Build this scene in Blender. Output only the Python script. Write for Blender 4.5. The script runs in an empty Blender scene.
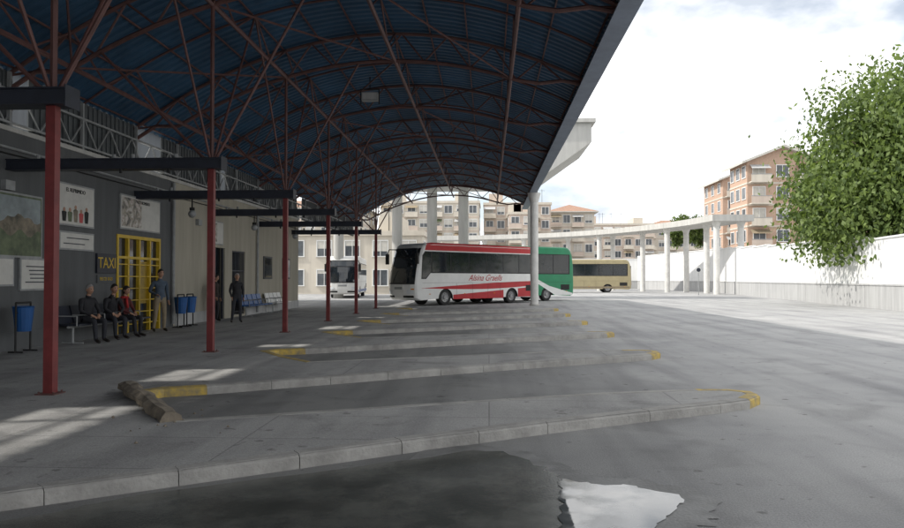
import bpy, math, random
from mathutils import Vector, Matrix
random.seed(7)
S=bpy.context.scene
COL=S.collection
# ---------------- materials ----------------
def mat(name,c,rough=0.7,var=0.15,scale=3.0,bump=0.0,bscale=40.0,metal=0.0,c2=None,spec=None,trans=0,streak=False):
    m=bpy.data.materials.new(name); m.use_nodes=True
    nt=m.node_tree; N=nt.nodes; L=nt.links; b=N['Principled BSDF']
    b.inputs['Roughness'].default_value=rough; b.inputs['Metallic'].default_value=metal
    if spec is not None: b.inputs['Specular IOR Level'].default_value=spec
    tc=N.new('ShaderNodeTexCoord'); no=N.new('ShaderNodeTexNoise')
    no.inputs['Scale'].default_value=scale; no.inputs['Detail'].default_value=4; no.inputs['Roughness'].default_value=0.65
    if streak:
        mp=N.new('ShaderNodeMapping'); mp.inputs['Scale'].default_value=(3,3,0.3)
        L.new(tc.outputs['Object'],mp.inputs[0]); L.new(mp.outputs[0],no.inputs['Vector'])
    else: L.new(tc.outputs['Object'],no.inputs['Vector'])
    r=N.new('ShaderNodeValToRGB'); r.color_ramp.elements[0].position=0.3; r.color_ramp.elements[1].position=0.7
    a=[max(0,x*(1-var)) for x in c]; d=[min(1,x*(1+var)) for x in c] if c2 is None else c2
    r.color_ramp.elements[0].color=(*a,1); r.color_ramp.elements[1].color=(*d,1)
    L.new(no.outputs['Fac'],r.inputs[0]); L.new(r.outputs[0],b.inputs['Base Color'])
    if bump>0:
        n2=N.new('ShaderNodeTexNoise'); n2.inputs['Scale'].default_value=bscale; n2.inputs['Detail'].default_value=2
        L.new(tc.outputs['Object'],n2.inputs['Vector'])
        bp=N.new('ShaderNodeBump'); bp.inputs['Strength'].default_value=bump; bp.inputs['Distance'].default_value=0.02
        L.new(n2.outputs['Fac'],bp.inputs['Height']); L.new(bp.outputs[0],b.inputs['Normal'])
    return m
def glass(name,c=(0.015,0.02,0.025),rough=0.06):
    m=mat(name,c,rough,0.3,1.5); m.node_tree.nodes['Principled BSDF'].inputs['IOR'].default_value=1.6
    return m
def ground_mat(name,lo,hi,stain,sc=0.35,dirty=False,slab=False):
    m=bpy.data.materials.new(name); m.use_nodes=True
    nt=m.node_tree;N=nt.nodes;L=nt.links;b=N['Principled BSDF']; b.inputs['Roughness'].default_value=0.85
    tc=N.new('ShaderNodeTexCoord')
    def noise(s,d=6,r=0.6,dist=0):
        n=N.new('ShaderNodeTexNoise'); n.inputs['Scale'].default_value=s; n.inputs['Detail'].default_value=d
        n.inputs['Roughness'].default_value=r; n.inputs['Distortion'].default_value=dist
        L.new(tc.outputs['Object'],n.inputs['Vector']); return n
    def ramp(n,p0,c0,p1,c1):
        r=N.new('ShaderNodeValToRGB'); r.color_ramp.elements[0].position=p0;r.color_ramp.elements[1].position=p1
        r.color_ramp.elements[0].color=c0; r.color_ramp.elements[1].color=c1; L.new(n,r.inputs[0]); return r
    def mul(a,bb,f=1.0):
        x=N.new('ShaderNodeMix'); x.data_type='RGBA'; x.blend_type='MULTIPLY'; x.inputs[0].default_value=f
        L.new(a,x.inputs[6]); L.new(bb,x.inputs[7]); return x.outputs[2]
    def math_(op,a,bv):
        x=N.new('ShaderNodeMath'); x.operation=op
        if hasattr(a,'links'): L.new(a,x.inputs[0])
        else: x.inputs[0].default_value=a
        if hasattr(bv,'links'): L.new(bv,x.inputs[1])
        else: x.inputs[1].default_value=bv
        return x.outputs[0]
    base=ramp(noise(sc,7,0.62,0.4).outputs['Fac'],0.33,(*lo,1),0.68,(*hi,1)).outputs[0]
    st=ramp(noise(0.9,5,0.55,1.0).outputs['Fac'],0.30,(stain,stain,stain,1),0.46,(1,1,1,1)).outputs[0]
    base=mul(base,st)
    fine=ramp(noise(70,2,0.7).outputs['Fac'],0.3,(0.76,0.76,0.76,1),0.7,(1.15,1.15,1.15,1)).outputs[0]
    base=mul(base,fine)
    mp=N.new('ShaderNodeMapping'); mp.inputs['Rotation'].default_value=(0,0,math.radians(55)); mp.inputs['Scale'].default_value=(1.6,0.12,1)
    L.new(tc.outputs['Object'],mp.inputs[0]); tn=N.new('ShaderNodeTexNoise'); tn.inputs['Scale'].default_value=1.0; tn.inputs['Detail'].default_value=4
    L.new(mp.outputs[0],tn.inputs['Vector'])
    base=mul(base,ramp(tn.outputs['Fac'],0.32,(0.74,0.74,0.75,1),0.55,(1,1,1,1)).outputs[0])
    sp=ramp(noise(5.5,2,0.5).outputs['Fac'],0.27,(0.45,0.44,0.43,1),0.33,(1,1,1,1)).outputs[0]; base=mul(base,sp,0.8)
    if dirty:
        # oil and tyre dirt worn into the loading bays: fades out towards the open yard
        sx=N.new('ShaderNodeSeparateXYZ'); L.new(tc.outputs['Object'],sx.inputs[0])
        nn=math_('MULTIPLY',noise(0.7,5,0.6,0.5).outputs['Fac'],4.0)
        v=math_('ADD',sx.outputs[0],nn)            # x + 0..4
        v=math_('DIVIDE',math_('ADD',v,-0.8),5.0)
        far=math_('DIVIDE',math_('ADD',sx.outputs[1],-36.0),10.0)
        v=math_('MAXIMUM',v,far)
        base=mul(base,ramp(v,0.05,(0.60,0.60,0.585,1),0.95,(1,1,1,1)).outputs[0])
    if slab:
        br=N.new('ShaderNodeTexBrick'); br.inputs['Scale'].default_value=0.22; br.inputs['Mortar Size'].default_value=0.002
        br.inputs['Color1'].default_value=(1,1,1,1);br.inputs['Color2'].default_value=(0.9,0.9,0.9,1);br.inputs['Mortar'].default_value=(0.65,0.65,0.65,1)
        br.offset=0.0
        L.new(tc.outputs['Object'],br.inputs['Vector']); base=mul(base,br.outputs['Color'])
    L.new(base,b.inputs['Base Color'])
    bp=N.new('ShaderNodeBump'); bp.inputs['Strength'].default_value=0.45; bp.inputs['Distance'].default_value=0.01
    L.new(noise(45,3,0.7).outputs['Fac'],bp.inputs['Height']); L.new(bp.outputs[0],b.inputs['Normal'])
    return m
M={}
M['ground']=ground_mat('asphalt_ground',(0.32,0.32,0.322),(0.43,0.427,0.418),0.80,0.35,True)
M['pave']=ground_mat('concrete_paving',(0.34,0.335,0.325),(0.46,0.455,0.44),0.72,0.5,False,True)
M['kerb']=mat('kerb_concrete',(0.34,0.33,0.31),0.85,0.28,2.5,0.4,30)
M['yellow']=mat('worn_yellow_paint',(0.28,0.25,0.18),0.75,0.2,7,0.3,30,c2=(0.60,0.42,0.08))
M['wood']=mat('broken_kerb_stone',(0.20,0.17,0.13),0.9,0.4,6,0.6,20)
M['red']=mat('red_oxide_steel',(0.17,0.026,0.026),0.5,0.25,4)
M['rust']=mat('rust_brown_steel',(0.12,0.055,0.048),0.6,0.3,3)
M['navy']=mat('dark_navy_steel',(0.018,0.022,0.035),0.5,0.3,4)
M['blue_roof']=mat('blue_sheet_metal',(0.032,0.09,0.165),0.5,0.3,0.5)
M['edge']=mat('grey_blue_gutter',(0.20,0.24,0.31),0.5,0.15,2)
M['greytruss']=mat('galvanised_steel',(0.30,0.31,0.31),0.5,0.2,4)
M['white_post']=mat('white_painted_concrete',(0.66,0.65,0.62),0.7,0.12,2,0.1)
M['conc']=mat('pale_concrete',(0.50,0.49,0.46),0.85,0.14,0.8,0.2,20,streak=True)
M['graywall']=mat('grey_painted_wall',(0.10,0.105,0.108),0.7,0.15,1.2,0.15,20,streak=True)
M['sun_blocker']=mat('sun_blocker_sheet',(0.09,0.10,0.105),0.6,0.2,1.2,streak=True)
M['beige']=mat('beige_plaster',(0.40,0.37,0.30),0.85,0.12,1.0,0.2,20,streak=True)
M['whitewall']=mat('white_wall',(0.74,0.74,0.73),0.85,0.09,0.6,0.15,15,streak=True)
M['greyband']=mat('wall_plinth_grey',(0.44,0.44,0.435),0.85,0.16,0.9,0.15,15,streak=True)
M['glass']=glass('dark_glass'); 
M['ydoor']=mat('yellow_painted_metal',(0.60,0.40,0.02),0.45,0.15,4)
M['amber']=mat('painted_interior_light',(0.35,0.24,0.03),0.4,0.4,3)
M['black']=mat('black_rubber',(0.015,0.015,0.015),0.7,0.3,6)
M['chrome']=mat('wheel_metal',(0.35,0.35,0.36),0.35,0.2,8,metal=0.6)
M['white']=mat('white_paint',(0.76,0.76,0.74),0.35,0.08,1.2)
M['busred']=mat('red_livery',(0.46,0.02,0.028),0.3,0.12,1.5)
M['busgreen']=mat('green_livery',(0.015,0.22,0.10),0.3,0.12,1.5)
M['buscream']=mat('cream_livery',(0.40,0.34,0.20),0.35,0.1,1.5)
M['lamp']=mat('headlamp',(0.7,0.72,0.74),0.1,0.1,5)
M['amberlamp']=mat('indicator',(0.7,0.25,0.02),0.2,0.1,5)
M['skin']=mat('skin',(0.42,0.24,0.16),0.55,0.1,6)
M['hair']=mat('dark_hair',(0.02,0.016,0.013),0.7,0.3,20)
M['greyhair']=mat('grey_hair',(0.3,0.29,0.28),0.7,0.3,20)
M['shoe']=mat('shoe_leather',(0.02,0.015,0.012),0.4,0.3,10)
M['eye']=mat('eye_dark',(0.02,0.015,0.012),0.2,0.1,10)
M['lip']=mat('lip',(0.30,0.10,0.08),0.5,0.1,10)
M['bluepl']=mat('blue_plastic',(0.015,0.09,0.28),0.35,0.12,4)
def brickmat():
    m=bpy.data.materials.new('orange_brick'); m.use_nodes=True; nt=m.node_tree;N=nt.nodes;L=nt.links;b=N['Principled BSDF']
    tc=N.new('ShaderNodeTexCoord'); br=N.new('ShaderNodeTexBrick'); br.inputs['Scale'].default_value=3.0
    mp=N.new('ShaderNodeMapping'); mp.inputs['Rotation'].default_value=(math.radians(90),0,0)
    L.new(tc.outputs['Object'],mp.inputs[0]); L.new(mp.outputs[0],br.inputs[0])
    br.inputs['Color1'].default_value=(0.54,0.36,0.26,1);br.inputs['Color2'].default_value=(0.47,0.31,0.225,1);br.inputs['Mortar'].default_value=(0.48,0.40,0.33,1)
    L.new(br.outputs[0],b.inputs['Base Color']); b.inputs['Roughness'].default_value=0.9; return m
M['brick']=brickmat()
M['cream']=mat('cream_render',(0.58,0.53,0.45),0.9,0.1,0.4,streak=True)
M['salmon']=mat('salmon_render',(0.54,0.45,0.38),0.9,0.1,0.4,streak=True)
M['tile']=mat('terracotta_tile',(0.33,0.20,0.14),0.9,0.25,2.0)
M['greytile']=mat('grey_tile',(0.26,0.23,0.20),0.9,0.2,2.0)
M['shutter']=mat('shutter',(0.55,0.53,0.48),0.7,0.1,3)
M['aptglass']=mat('apartment_window_glass',(0.09,0.10,0.11),0.15,0.4,0.8)
M['bark']=mat('bark',(0.12,0.09,0.065),0.95,0.35,5,0.6,15)
def leafmat(name,c,c2):
    m=mat(name,c,0.6,0.2,1.2,c2=c2); nt=m.node_tree; N=nt.nodes; b=N['Principled BSDF']
    t=N.new('ShaderNodeBsdfTranslucent'); t.inputs['Color'].default_value=(c2[0]*1.1,c2[1]*1.15,c2[2]*0.7,1)
    mx=N.new('ShaderNodeMixShader'); mx.inputs[0].default_value=0.4
    nt.links.new(b.outputs[0],mx.inputs[1]);nt.links.new(t.outputs[0],mx.inputs[2]);nt.links.new(mx.outputs[0],N['Material Output'].inputs[0]); return m
M['leaf']=leafmat('leaf_light',(0.12,0.18,0.045),(0.22,0.29,0.09))
M['leaf2']=leafmat('leaf_dark',(0.05,0.09,0.02),(0.11,0.16,0.045))
# ---------------- mesh builder ----------------
class MB:
    def __init__(s): s.v=[];s.f=[];s.m=[];s.mats=[]
    def mi(s,k):
        k=M[k] if isinstance(k,str) else k
        if k not in s.mats: s.mats.append(k)
        return s.mats.index(k)
    def add(s,vs,fs,k):
        o=len(s.v); s.v+= [tuple(p) for p in vs]; i=s.mi(k)
        for f in fs: s.f.append(tuple(o+a for a in f)); s.m.append(i)
    def box(s,x0,y0,z0,x1,y1,z1,k):
        s.add([(x0,y0,z0),(x1,y0,z0),(x1,y1,z0),(x0,y1,z0),(x0,y0,z1),(x1,y0,z1),(x1,y1,z1),(x0,y1,z1)],
          [(0,3,2,1),(4,5,6,7),(0,1,5,4),(1,2,6,5),(2,3,7,6),(3,0,4,7)],k)
    def poly(s,pts,k): s.add(pts,[tuple(range(len(pts)))],k)
    def tube(s,p,q,r,k,n=6,r2=None,cap=True):
        p=Vector(p);q=Vector(q);d=(q-p)
        if d.length<1e-6:return
        d.normalize(); u=d.orthogonal().normalized(); w=d.cross(u); r2=r if r2 is None else r2
        vs=[];
        for (c,rr) in ((p,r),(q,r2)):
            for i in range(n):
                a=2*math.pi*i/n; vs.append(c+u*math.cos(a)*rr+w*math.sin(a)*rr)
        fs=[(i,(i+1)%n,n+(i+1)%n,n+i) for i in range(n)]
        if cap: fs+=[tuple(range(n))[::-1],tuple(range(n,2*n))]
        s.add(vs,fs,k)
    def sphere(s,c,r,k,n=10,sx=1,sy=1,sz=1):
        vs=[];fs=[]
        for i in range(n+1):
            t=math.pi*i/n
            for j in range(n*2):
                a=math.pi*j/n; vs.append((c[0]+r*sx*math.sin(t)*math.cos(a),c[1]+r*sy*math.sin(t)*math.sin(a),c[2]+r*sz*math.cos(t)))
        w=2*n
        for i in range(n):
            for j in range(w): fs.append((i*w+j,(i+1)*w+j,(i+1)*w+(j+1)%w,i*w+(j+1)%w))
        s.add(vs,fs,k)
    def build(s,name,parent=None,smooth=False,bevel=0):
        me=bpy.data.meshes.new(name); me.from_pydata(s.v,[],s.f)
        for m in s.mats: me.materials.append(m)
        me.polygons.foreach_set('material_index',s.m)
        if smooth: me.polygons.foreach_set('use_smooth',[True]*len(me.polygons))
        me.validate(); me.update()
        o=bpy.data.objects.new(name,me); COL.objects.link(o)
        if parent: o.parent=parent
        if bevel:
            b=o.modifiers.new('b','BEVEL'); b.width=bevel; b.segments=2; b.limit_method='ANGLE'
        return o
def empty(name,loc=(0,0,0),rz=0):
    e=bpy.data.objects.new(name,None); e.location=loc; e.rotation_euler=(0,0,rz); COL.objects.link(e); return e
def text(body,size,loc,rot,k,parent,name='lettering',shear=0.0,ext=0.004,align='CENTER'):
    c=bpy.data.curves.new(name,'FONT'); c.body=body; c.size=size; c.extrude=ext; c.shear=shear; c.align_x=align; c.align_y='CENTER'
    c.materials.append(M[k] if isinstance(k,str) else k)
    o=bpy.data.objects.new(name,c); o.location=loc; o.rotation_euler=rot; COL.objects.link(o)
    if parent:o.parent=parent
    return o
import bmesh
def tri(o,minv=4):
    bm=bmesh.new(); bm.from_mesh(o.data); bmesh.ops.triangulate(bm,faces=[f for f in bm.faces if len(f.verts)>minv]); bm.to_mesh(o.data); bm.free()
# ---------------- ground ----------------
g=MB(); g.poly([(-700,-300,0),(700,-300,0),(700,1100,0),(-700,1100,0)],'ground'); g.build('ground')
SP=5.5; NK=6; T0=9.9; H=0.12
edge=[(-3.9,-8.0)]; etag=['c']
for k in range(NK):
    T=T0+SP*k
    seq=[(-3.9,T-5.3,'c'),(-2.4,T-4.25,'c'),(-0.8,T-3.12,'c'),(0.6,T-2.18,'c'),(1.8,T-1.45,'c'),(2.75,T-0.90,'c'),(3.2,T-0.58,'y'),(3.45,T-0.22,'y'),(3.45,T+0.08,'y'),
         (3.2,T+0.25,'y'),(2.75,T+0.25,'c'),(1.5,T-0.12,'c'),(0.2,T-0.68,'c'),(-1.4,T-1.4,'c'),(-3.2,T-2.2,'c' if k==0 else 'y'),(-3.9,T-1.35,'c' if k==0 else 'y'),(-4.55,T-0.35,'y'),(-4.4,T-0.05,'y')]
    for x,y,t in seq:
        edge.append((x,y)); etag.append(t)
T=T0+SP*NK
edge.append((-3.9,T-5.3)); etag.append('c'); edge.append((-4.4,40.0)); etag.append('c')
pl=MB(); top=[(x,y,H) for x,y in edge]+[(-9.9,40.0,H),(-9.9,-8,H)]
pl.poly(top,'pave')
n=len(edge)
plo=pl.build('pavement'); tri(plo)
kb=MB()
def off(i,w):
    p=Vector(edge[i]); a=Vector(edge[max(i-1,0)]); b=Vector(edge[min(i+1,n-1)])
    d1=(p-a); d2=(b-p)
    if d1.length<1e-6: d1=d2
    if d2.length<1e-6: d2=d1
    d1=d1.normalized(); d2=d2.normalized()
    n1=Vector((-d1.y,d1.x)); n2=Vector((-d2.y,d2.x)); m=(n1+n2); 
    if m.length<0.3: m=n1
    m.normalize(); c=max(0.6,m.dot(n1)); return p+m*(w/c)
for i in range(n-1):
    a=Vector(edge[i]);b=Vector(edge[i+1]); seg=max(1,round((b-a).length/0.95))
    o0=off(i,-0.012);o1=off(i+1,-0.012);i0=off(i,0.14);i1=off(i+1,0.14)
    ch0=off(i,0.018); ch1=off(i+1,0.018)
    k={'c':'kerb','y':'yellow'}[etag[i]]
    for s in range(seg):
        g0=s/seg; g1=(s+1)/seg-0.004
        zt=H+0.004+random.uniform(-0.001,0.002)
        A=[o0.lerp(o1,t) for t in (g0,g1)];C=[ch0.lerp(ch1,t) for t in (g0,g1)];I=[i0.lerp(i1,t) for t in (g0,g1)]
        vs=[]
        for j in (0,1):
            vs+=[(A[j].x,A[j].y,-0.01),(A[j].x,A[j].y,zt-0.03),(C[j].x,C[j].y,zt),(I[j].x,I[j].y,zt),(I[j].x,I[j].y,-0.01)]
        kb.add(vs,[(0,5,6,1),(1,6,7,2),(2,7,8,3),(3,8,9,4),(0,1,2,3,4),(9,8,7,6,5)],k)
kb.build('kerb')
bk=MB(); pts=[]
for t in range(13):
    u=t/12; pts.append(Vector((-4.75+1.45*u+random.uniform(-.02,.02),9.55-2.0*u,0.20-0.05*u)))
dirv=(pts[-1]-pts[0]).normalized(); sd=Vector((-dirv.y,dirv.x,0)); vs=[]
for i,c in enumerate(pts):
    for a in range(8):
        an=a*math.pi/4+0.39; r=0.11*random.uniform(0.75,1.15); vs.append(c+sd*math.cos(an)*r*1.1+Vector((0,0,1))*math.sin(an)*r*0.7)
fs=[(i*8+a,i*8+(a+1)%8,(i+1)*8+(a+1)%8,(i+1)*8+a) for i in range(12) for a in range(8)]+[tuple(range(8))[::-1],tuple(range(96,104))]
bk.add(vs,fs,'wood'); bk.build('broken_kerb_stone')
rb=MB()
for i in range(26):
    a=random.random(); x=-4.2+1.3*a+random.gauss(0,.3); y=8.9-1.9*a+random.gauss(0,.3); s=random.uniform(.008,.028)
    z=.004 if (x>-3.7 and y>7.8) else H+.004
    vs=[(x+s*math.cos(j*1.57+i)*random.uniform(.6,1.2),y+s*math.sin(j*1.57+i)*random.uniform(.6,1.2),z) for j in range(4)]
    rb.add(vs+[(x,y,z+s*.8)],[(0,1,4),(1,2,4),(2,3,4),(3,0,4)],'wood')
rb.build('rubble')
def blob(pts,z,k,name,j=0.05,sub=6):
    res=[]; m=len(pts)
    for i in range(m):
        p0,p1,p2,p3=[Vector(pts[(i+q)%m]) for q in (-1,0,1,2)]
        for s in range(sub):
            t=s/sub; q=0.5*((2*p1)+(-p0+p2)*t+(2*p0-5*p1+4*p2-p3)*t*t+(-p0+3*p1-3*p2+p3)*t**3)
            res.append((q.x+random.uniform(-j,j),q.y+random.uniform(-j,j),z))
    b=MB(); b.poly(res,k); o=b.build(name); tri(o); return o
def watermat():
    m=bpy.data.materials.new('shallow_water'); m.use_nodes=True; nt=m.node_tree;N=nt.nodes;L=nt.links;b=N['Principled BSDF']
    b.inputs['Roughness'].default_value=0.03; b.inputs['IOR'].default_value=2.3
    tc=N.new('ShaderNodeTexCoord'); n=N.new('ShaderNodeTexNoise'); n.inputs['Scale'].default_value=3; n.inputs['Detail'].default_value=5; L.new(tc.outputs['Object'],n.inputs['Vector'])
    r=N.new('ShaderNodeValToRGB'); r.color_ramp.elements[0].position=.3; r.color_ramp.elements[1].position=.65; r.color_ramp.elements[0].color=(0.03,0.035,0.03,1); r.color_ramp.elements[1].color=(0.20,0.20,0.185,1); L.new(n.outputs[0],r.inputs[0]); L.new(r.outputs[0],b.inputs['Base Color'])
    rr=N.new('ShaderNodeValToRGB'); rr.color_ramp.elements[0].position=.4; rr.color_ramp.elements[0].color=(.02,.02,.02,1); rr.color_ramp.elements[1].position=.7; rr.color_ramp.elements[1].color=(.3,.3,.3,1); L.new(n.outputs[0],rr.inputs[0]); L.new(rr.outputs[0],b.inputs['Roughness'])
    bp=N.new('ShaderNodeBump'); bp.inputs['Strength'].default_value=0.05; bp.inputs['Distance'].default_value=0.01; L.new(n.outputs[0],bp.inputs['Height']); L.new(bp.outputs[0],b.inputs['Normal'])
    return m
M['water']=watermat()
M['wet']=mat('damp_asphalt',(0.05,0.056,0.048),0.24,0.35,1.6,0.10,70,c2=(0.12,0.123,0.11))
M['damp']=mat('drying_asphalt',(0.17,0.17,0.165),0.6,0.25,2.5,0.2,40,c2=(0.25,0.25,0.245))
blob([(0.58,5.95),(0.8,5.82),(1.1,5.78),(1.40,5.5),(1.26,5.15),(1.05,4.8),(1.0,4.3),(0.75,3.6),(0.43,4.2),(0.48,5.0),(0.54,5.6)],0.012,'water','puddle',0.03)
blob([(-3.6,3.9),(-2.8,5.15),(-0.9,6.40),(0.0,6.9),(0.42,6.4),(0.56,6.02),(0.58,5.6),(0.55,5.0),(0.5,4.2),(0.8,3.4),(0.4,2.8),(-2,2.2)],0.008,'wet','wet_patch',0.045)
blob([(-0.6,6.8),(0.1,7.1),(0.6,6.55),(0.85,6.1),(1.3,5.95),(1.62,5.55),(1.45,5.0),(1.25,4.5),(1.2,3.6),(0.4,2.8),(-1,4.4)],0.006,'damp','damp_patch',0.06)
# ---------------- canopy roof ----------------
XL,XR=-10.0,2.75; Y0,Y1=-12,55
def zr(x): return 8.5-0.0485*(x+2.7)**2
canopy=empty('canopy_roof')
r=MB(); nx=28
ys=[];zo=[]; y=Y0;pitch=0.30
while y<Y1:
    for dy,dz in ((0,0),(0.11,0),(0.15,0.05),(0.26,0.05)):
        ys.append(y+dy); zo.append(dz)
    y+=pitch
vs=[];fs=[]
for i in range(nx+1):
    x=XL+(XR-XL)*i/nx
    for yy,dz in zip(ys,zo): vs.append((x,yy,zr(x)+dz))
w=len(ys)
for i in range(nx):
    for j in range(w-1): fs.append((i*w+j,i*w+j+1,(i+1)*w+j+1,(i+1)*w+j))
r.add(vs,fs,'blue_roof'); r.build('sheet',canopy)
tr=MB()
def dpt(x): return -0.85*min(1,max(.25,(XR-x)/1.6))*min(1,max(.5,(x-XL)/1.2))
def top_(x,y): return (x,y,zr(x)-.10)
def bot(x,y): return (x,y,zr(x)+dpt(x))
CX=-5.65; CY=[9.3+SP*k for k in range(-3,9)]
NA=20
yf=[y for y in CY if Y0<y<Y1]
xe=XR-.1
for y in yf:
    for i in range(NA):
        xa=XL+(xe-XL)*i/NA; xb=XL+(xe-XL)*(i+1)/NA
        tr.tube(top_(xa,y),top_(xb,y),0.045,'rust'); tr.tube(bot(xa,y),bot(xb,y),0.05,'rust')
        if i%2==0: tr.tube(top_(xa,y),bot(xb,y),0.026,'rust',5)
        else: tr.tube(bot(xa,y),top_(xb,y),0.026,'rust',5)
    ym=y+SP/2
    if ym<Y1:
        for i in range(NA):
            xa=XL+(xe-XL)*i/NA; xb=XL+(xe-XL)*(i+1)/NA
            tr.tube(top_(xa,ym),top_(xb,ym),0.03,'rust',5)
for i in range(0,13):
    x=XL+0.15+(xe-XL-0.3)*i/12
    tr.tube((x,Y0,zr(x)-.04),(x,Y1-.2,zr(x)-.04),0.026,'rust',4)
for x in (-8.6,-5.65,-2.6,0.6):
    tr.tube(bot(x,Y0),bot(x,Y1-0.5),0.055,'rust')
    for y in yf[:-1]:
        q=SP/4
        for j in range(4):
            A_,B_=(top_,bot) if j%2==0 else (bot,top_)
            tr.tube(A_(x,y+j*q),B_(x,y+(j+1)*q),0.024,'rust',5)
for k,y in enumerate(yf[:-1]):
    for xa,xb in ((-8.6,-5.65),(-5.65,-2.6),(-2.6,0.6)):
        if k%2: xa,xb=xb,xa
        tr.tube(bot(xa,y),bot(xb,y+SP),0.025,'rust',5)
tr.build('steel_trusses',canopy)
ed=MB()
ed.box(XR-0.02,Y0,zr(XR)-0.26,XR+0.12,Y1,zr(XR)+0.12,'edge')
ed.box(XR-0.32,Y0,zr(XR)-0.30,XR+0.12,Y1,zr(XR)-0.265,'edge')
ed.build('edge_gutter',canopy)
for k,y in enumerate(yf):
    if y<-1 or y>40: continue
    c=MB(); c.box(CX-0.062,y-0.062,H,CX+0.062,y+0.062,3.95,'red'); c.box(CX-0.13,y-0.13,H,CX+0.13,y+0.13,H+0.015,'rust')
    for dx in(-0.095,0.095):
        for dy in(-0.095,0.095): c.tube((CX+dx,y+dy,H),(CX+dx,y+dy,H+0.04),0.012,'rust')
    topz=3.9
    for x2 in (-8.0,-3.6): c.tube((CX,y,topz),bot(x2,y),0.032,'rust')
    c.tube((CX,y,topz),bot(CX,y),0.045,'rust')
    for s in (-1,1): c.tube((CX,y,topz),top_(CX,y+s*SP/2),0.028,'rust')
    c.build('steel_column')
    b=MB(); z0,z1=3.86,4.04
    b.box(-9.9,y-0.13,z0,CX+0.24,y-0.09,z1,'navy'); b.box(-9.9,y+0.09,z0,CX+0.24,y+0.13,z1,'navy')
    b.box(-9.9,y-0.16,z1,CX+0.24,y+0.16,z1+0.02,'navy'); b.box(-9.9,y-0.16,z0-0.02,CX+0.24,y+0.16,z0,'navy')
    b.box(CX+0.242,y-0.17,z0-0.05,CX+0.258,y+0.17,z1+0.05,'navy')
    for xx in (-9.3,-8.9,-7.7,-7.3,-6.4): b.tube((xx,y,z1+0.02),(xx,y,z1+0.12),0.04,'greytruss',8); 
    for xx in (-8.9,-7.5,-6.5): b.tube((xx,y-.1,z0-.02),(xx,y-.1,z0-.1),0.03,'black',8)
    b.build('cross_beam')
for x,y in ((2.72,44.6),(2.72,-7)):
    c=MB(); c.tube((x,y,0),(x,y,6.6),0.24,'white_post',24); c.tube((x,y,0.02),(x,y,0.1),0.3,'conc',24); c.tube((x,y,6.2),(x,y,zr(XR)-0.30),0.245,'white_post',24,0.4); c.build('round_column')
f=MB(); 
f.tube((-3.7,22.8,7.9),(-3.7,22.8,7.5),0.02,'black'); f.box(-3.95,22.7,7.15,-3.45,22.95,7.4,'greytruss'); f.box(-3.92,22.68,7.18,-3.48,22.698,7.37,'greyband'); f.box(-4.0,22.8,7.05,-3.97,22.86,7.5,'black'); f.box(-3.43,22.8,7.05,-3.40,22.86,7.5,'black'); f.box(-4.0,22.8,7.5,-3.4,22.86,7.53,'black')
f.build('floodlight')
for y in (20.3,25.8,31.3):
    f=MB(); f.tube((-8.3,y,3.84),(-8.3,y,3.6),0.02,'black'); f.tube((-8.3,y,3.6),(-8.3,y,3.52),0.07,'black',12); f.sphere((-8.3,y,3.42),0.11,'greytruss'); f.build('globe_lamp',smooth=True)
# ---------------- station building ----------------
st=empty('station_building')
WX=-9.9
b=MB()
def wallpiece(b,y0,y1,z0,z1,k): b.box(WX-0.3,y0,z0,WX,y1,z1,k)
WT=4.65
wallpiece(b,-10,19.2,0,WT,'graywall'); wallpiece(b,19.2,21.8,2.8,WT,'graywall'); wallpiece(b,21.8,22.8,0,WT,'graywall')
wallpiece(b,22.8,25.6,0,WT,'beige'); wallpiece(b,25.6,27.3,2.75,WT,'beige'); wallpiece(b,27.3,28.1,0,WT,'beige'); wallpiece(b,28.1,29.6,2.7,WT,'beige'); wallpiece(b,28.1,29.6,0,0.2,'beige'); wallpiece(b,29.6,38,0,WT,'beige')
b.box(-22,-10,0,-13,38,WT-0.1,'beige')
b.box(-15,37.7,0,WX-0.3,38,WT,'beige')
b.build('walls',st)
b=MB(); b.box(-22,-10,WT,WX+0.04,38.1,WT+0.10,'conc'); b.build('roof_slab',st)
b=MB(); b.box(-22,-10,WT+0.10,-14.4,54,7.9,'graywall'); b.box(-22.2,-10,7.9,-14.2,54.2,8.05,'graywall'); b.box(-22,38.01,0,-14.4,54,WT+.10,'beige')  # added set-back mass, hides bright sky so the gap above the wall stays dark
b.build('sky_blocker_storey',st)
b=MB()
for ya,yb in ((7.3,9.4),(10.9,14.9),(15.5,20.5),(22.0,27.0),(27.5,38),(39,54)):  # added panels, openings spaced so sunlight lands on the platform in patches
    y=ya
    while y<yb:
        b.box(WX-0.10,y,WT+0.10,WX-0.07,min(y+.12,yb),zr(WX)-.06,'sun_blocker'); b.box(WX-0.13,y+.12,WT+0.10,WX-0.10,min(y+.22,yb+.1),zr(WX)-.06,'sun_blocker'); y+=.22
b.build('sun_patch_blockers',st)
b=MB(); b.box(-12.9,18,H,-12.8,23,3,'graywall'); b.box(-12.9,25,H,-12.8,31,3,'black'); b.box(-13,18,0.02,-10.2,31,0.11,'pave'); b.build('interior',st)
b=MB()
b.box(WX+0.002,-10,H,WX+0.03,19.1,0.5,'graywall'); b.box(WX+0.002,22.9,H,WX+0.03,25.5,0.5,'greyband'); b.box(WX+0.002,29.7,H,WX+0.03,38,0.5,'greyband')
b.tube((WX+0.05,-10,4.3),(WX+0.05,38,4.3),0.03,'greytruss'); b.tube((WX+0.04,-10,4.18),(WX+0.04,38,4.18),0.015,'black')
for y in (12.5,22.6,31): b.tube((WX+0.08,y,0.2),(WX+0.08,y,4.6),0.05,'greytruss',8)
for y in (14.5,24.5): b.box(WX+0.002,y,3.42,WX+0.12,y+0.3,3.62,'greytruss')
b.build('skirting_and_pipes',st)
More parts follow.
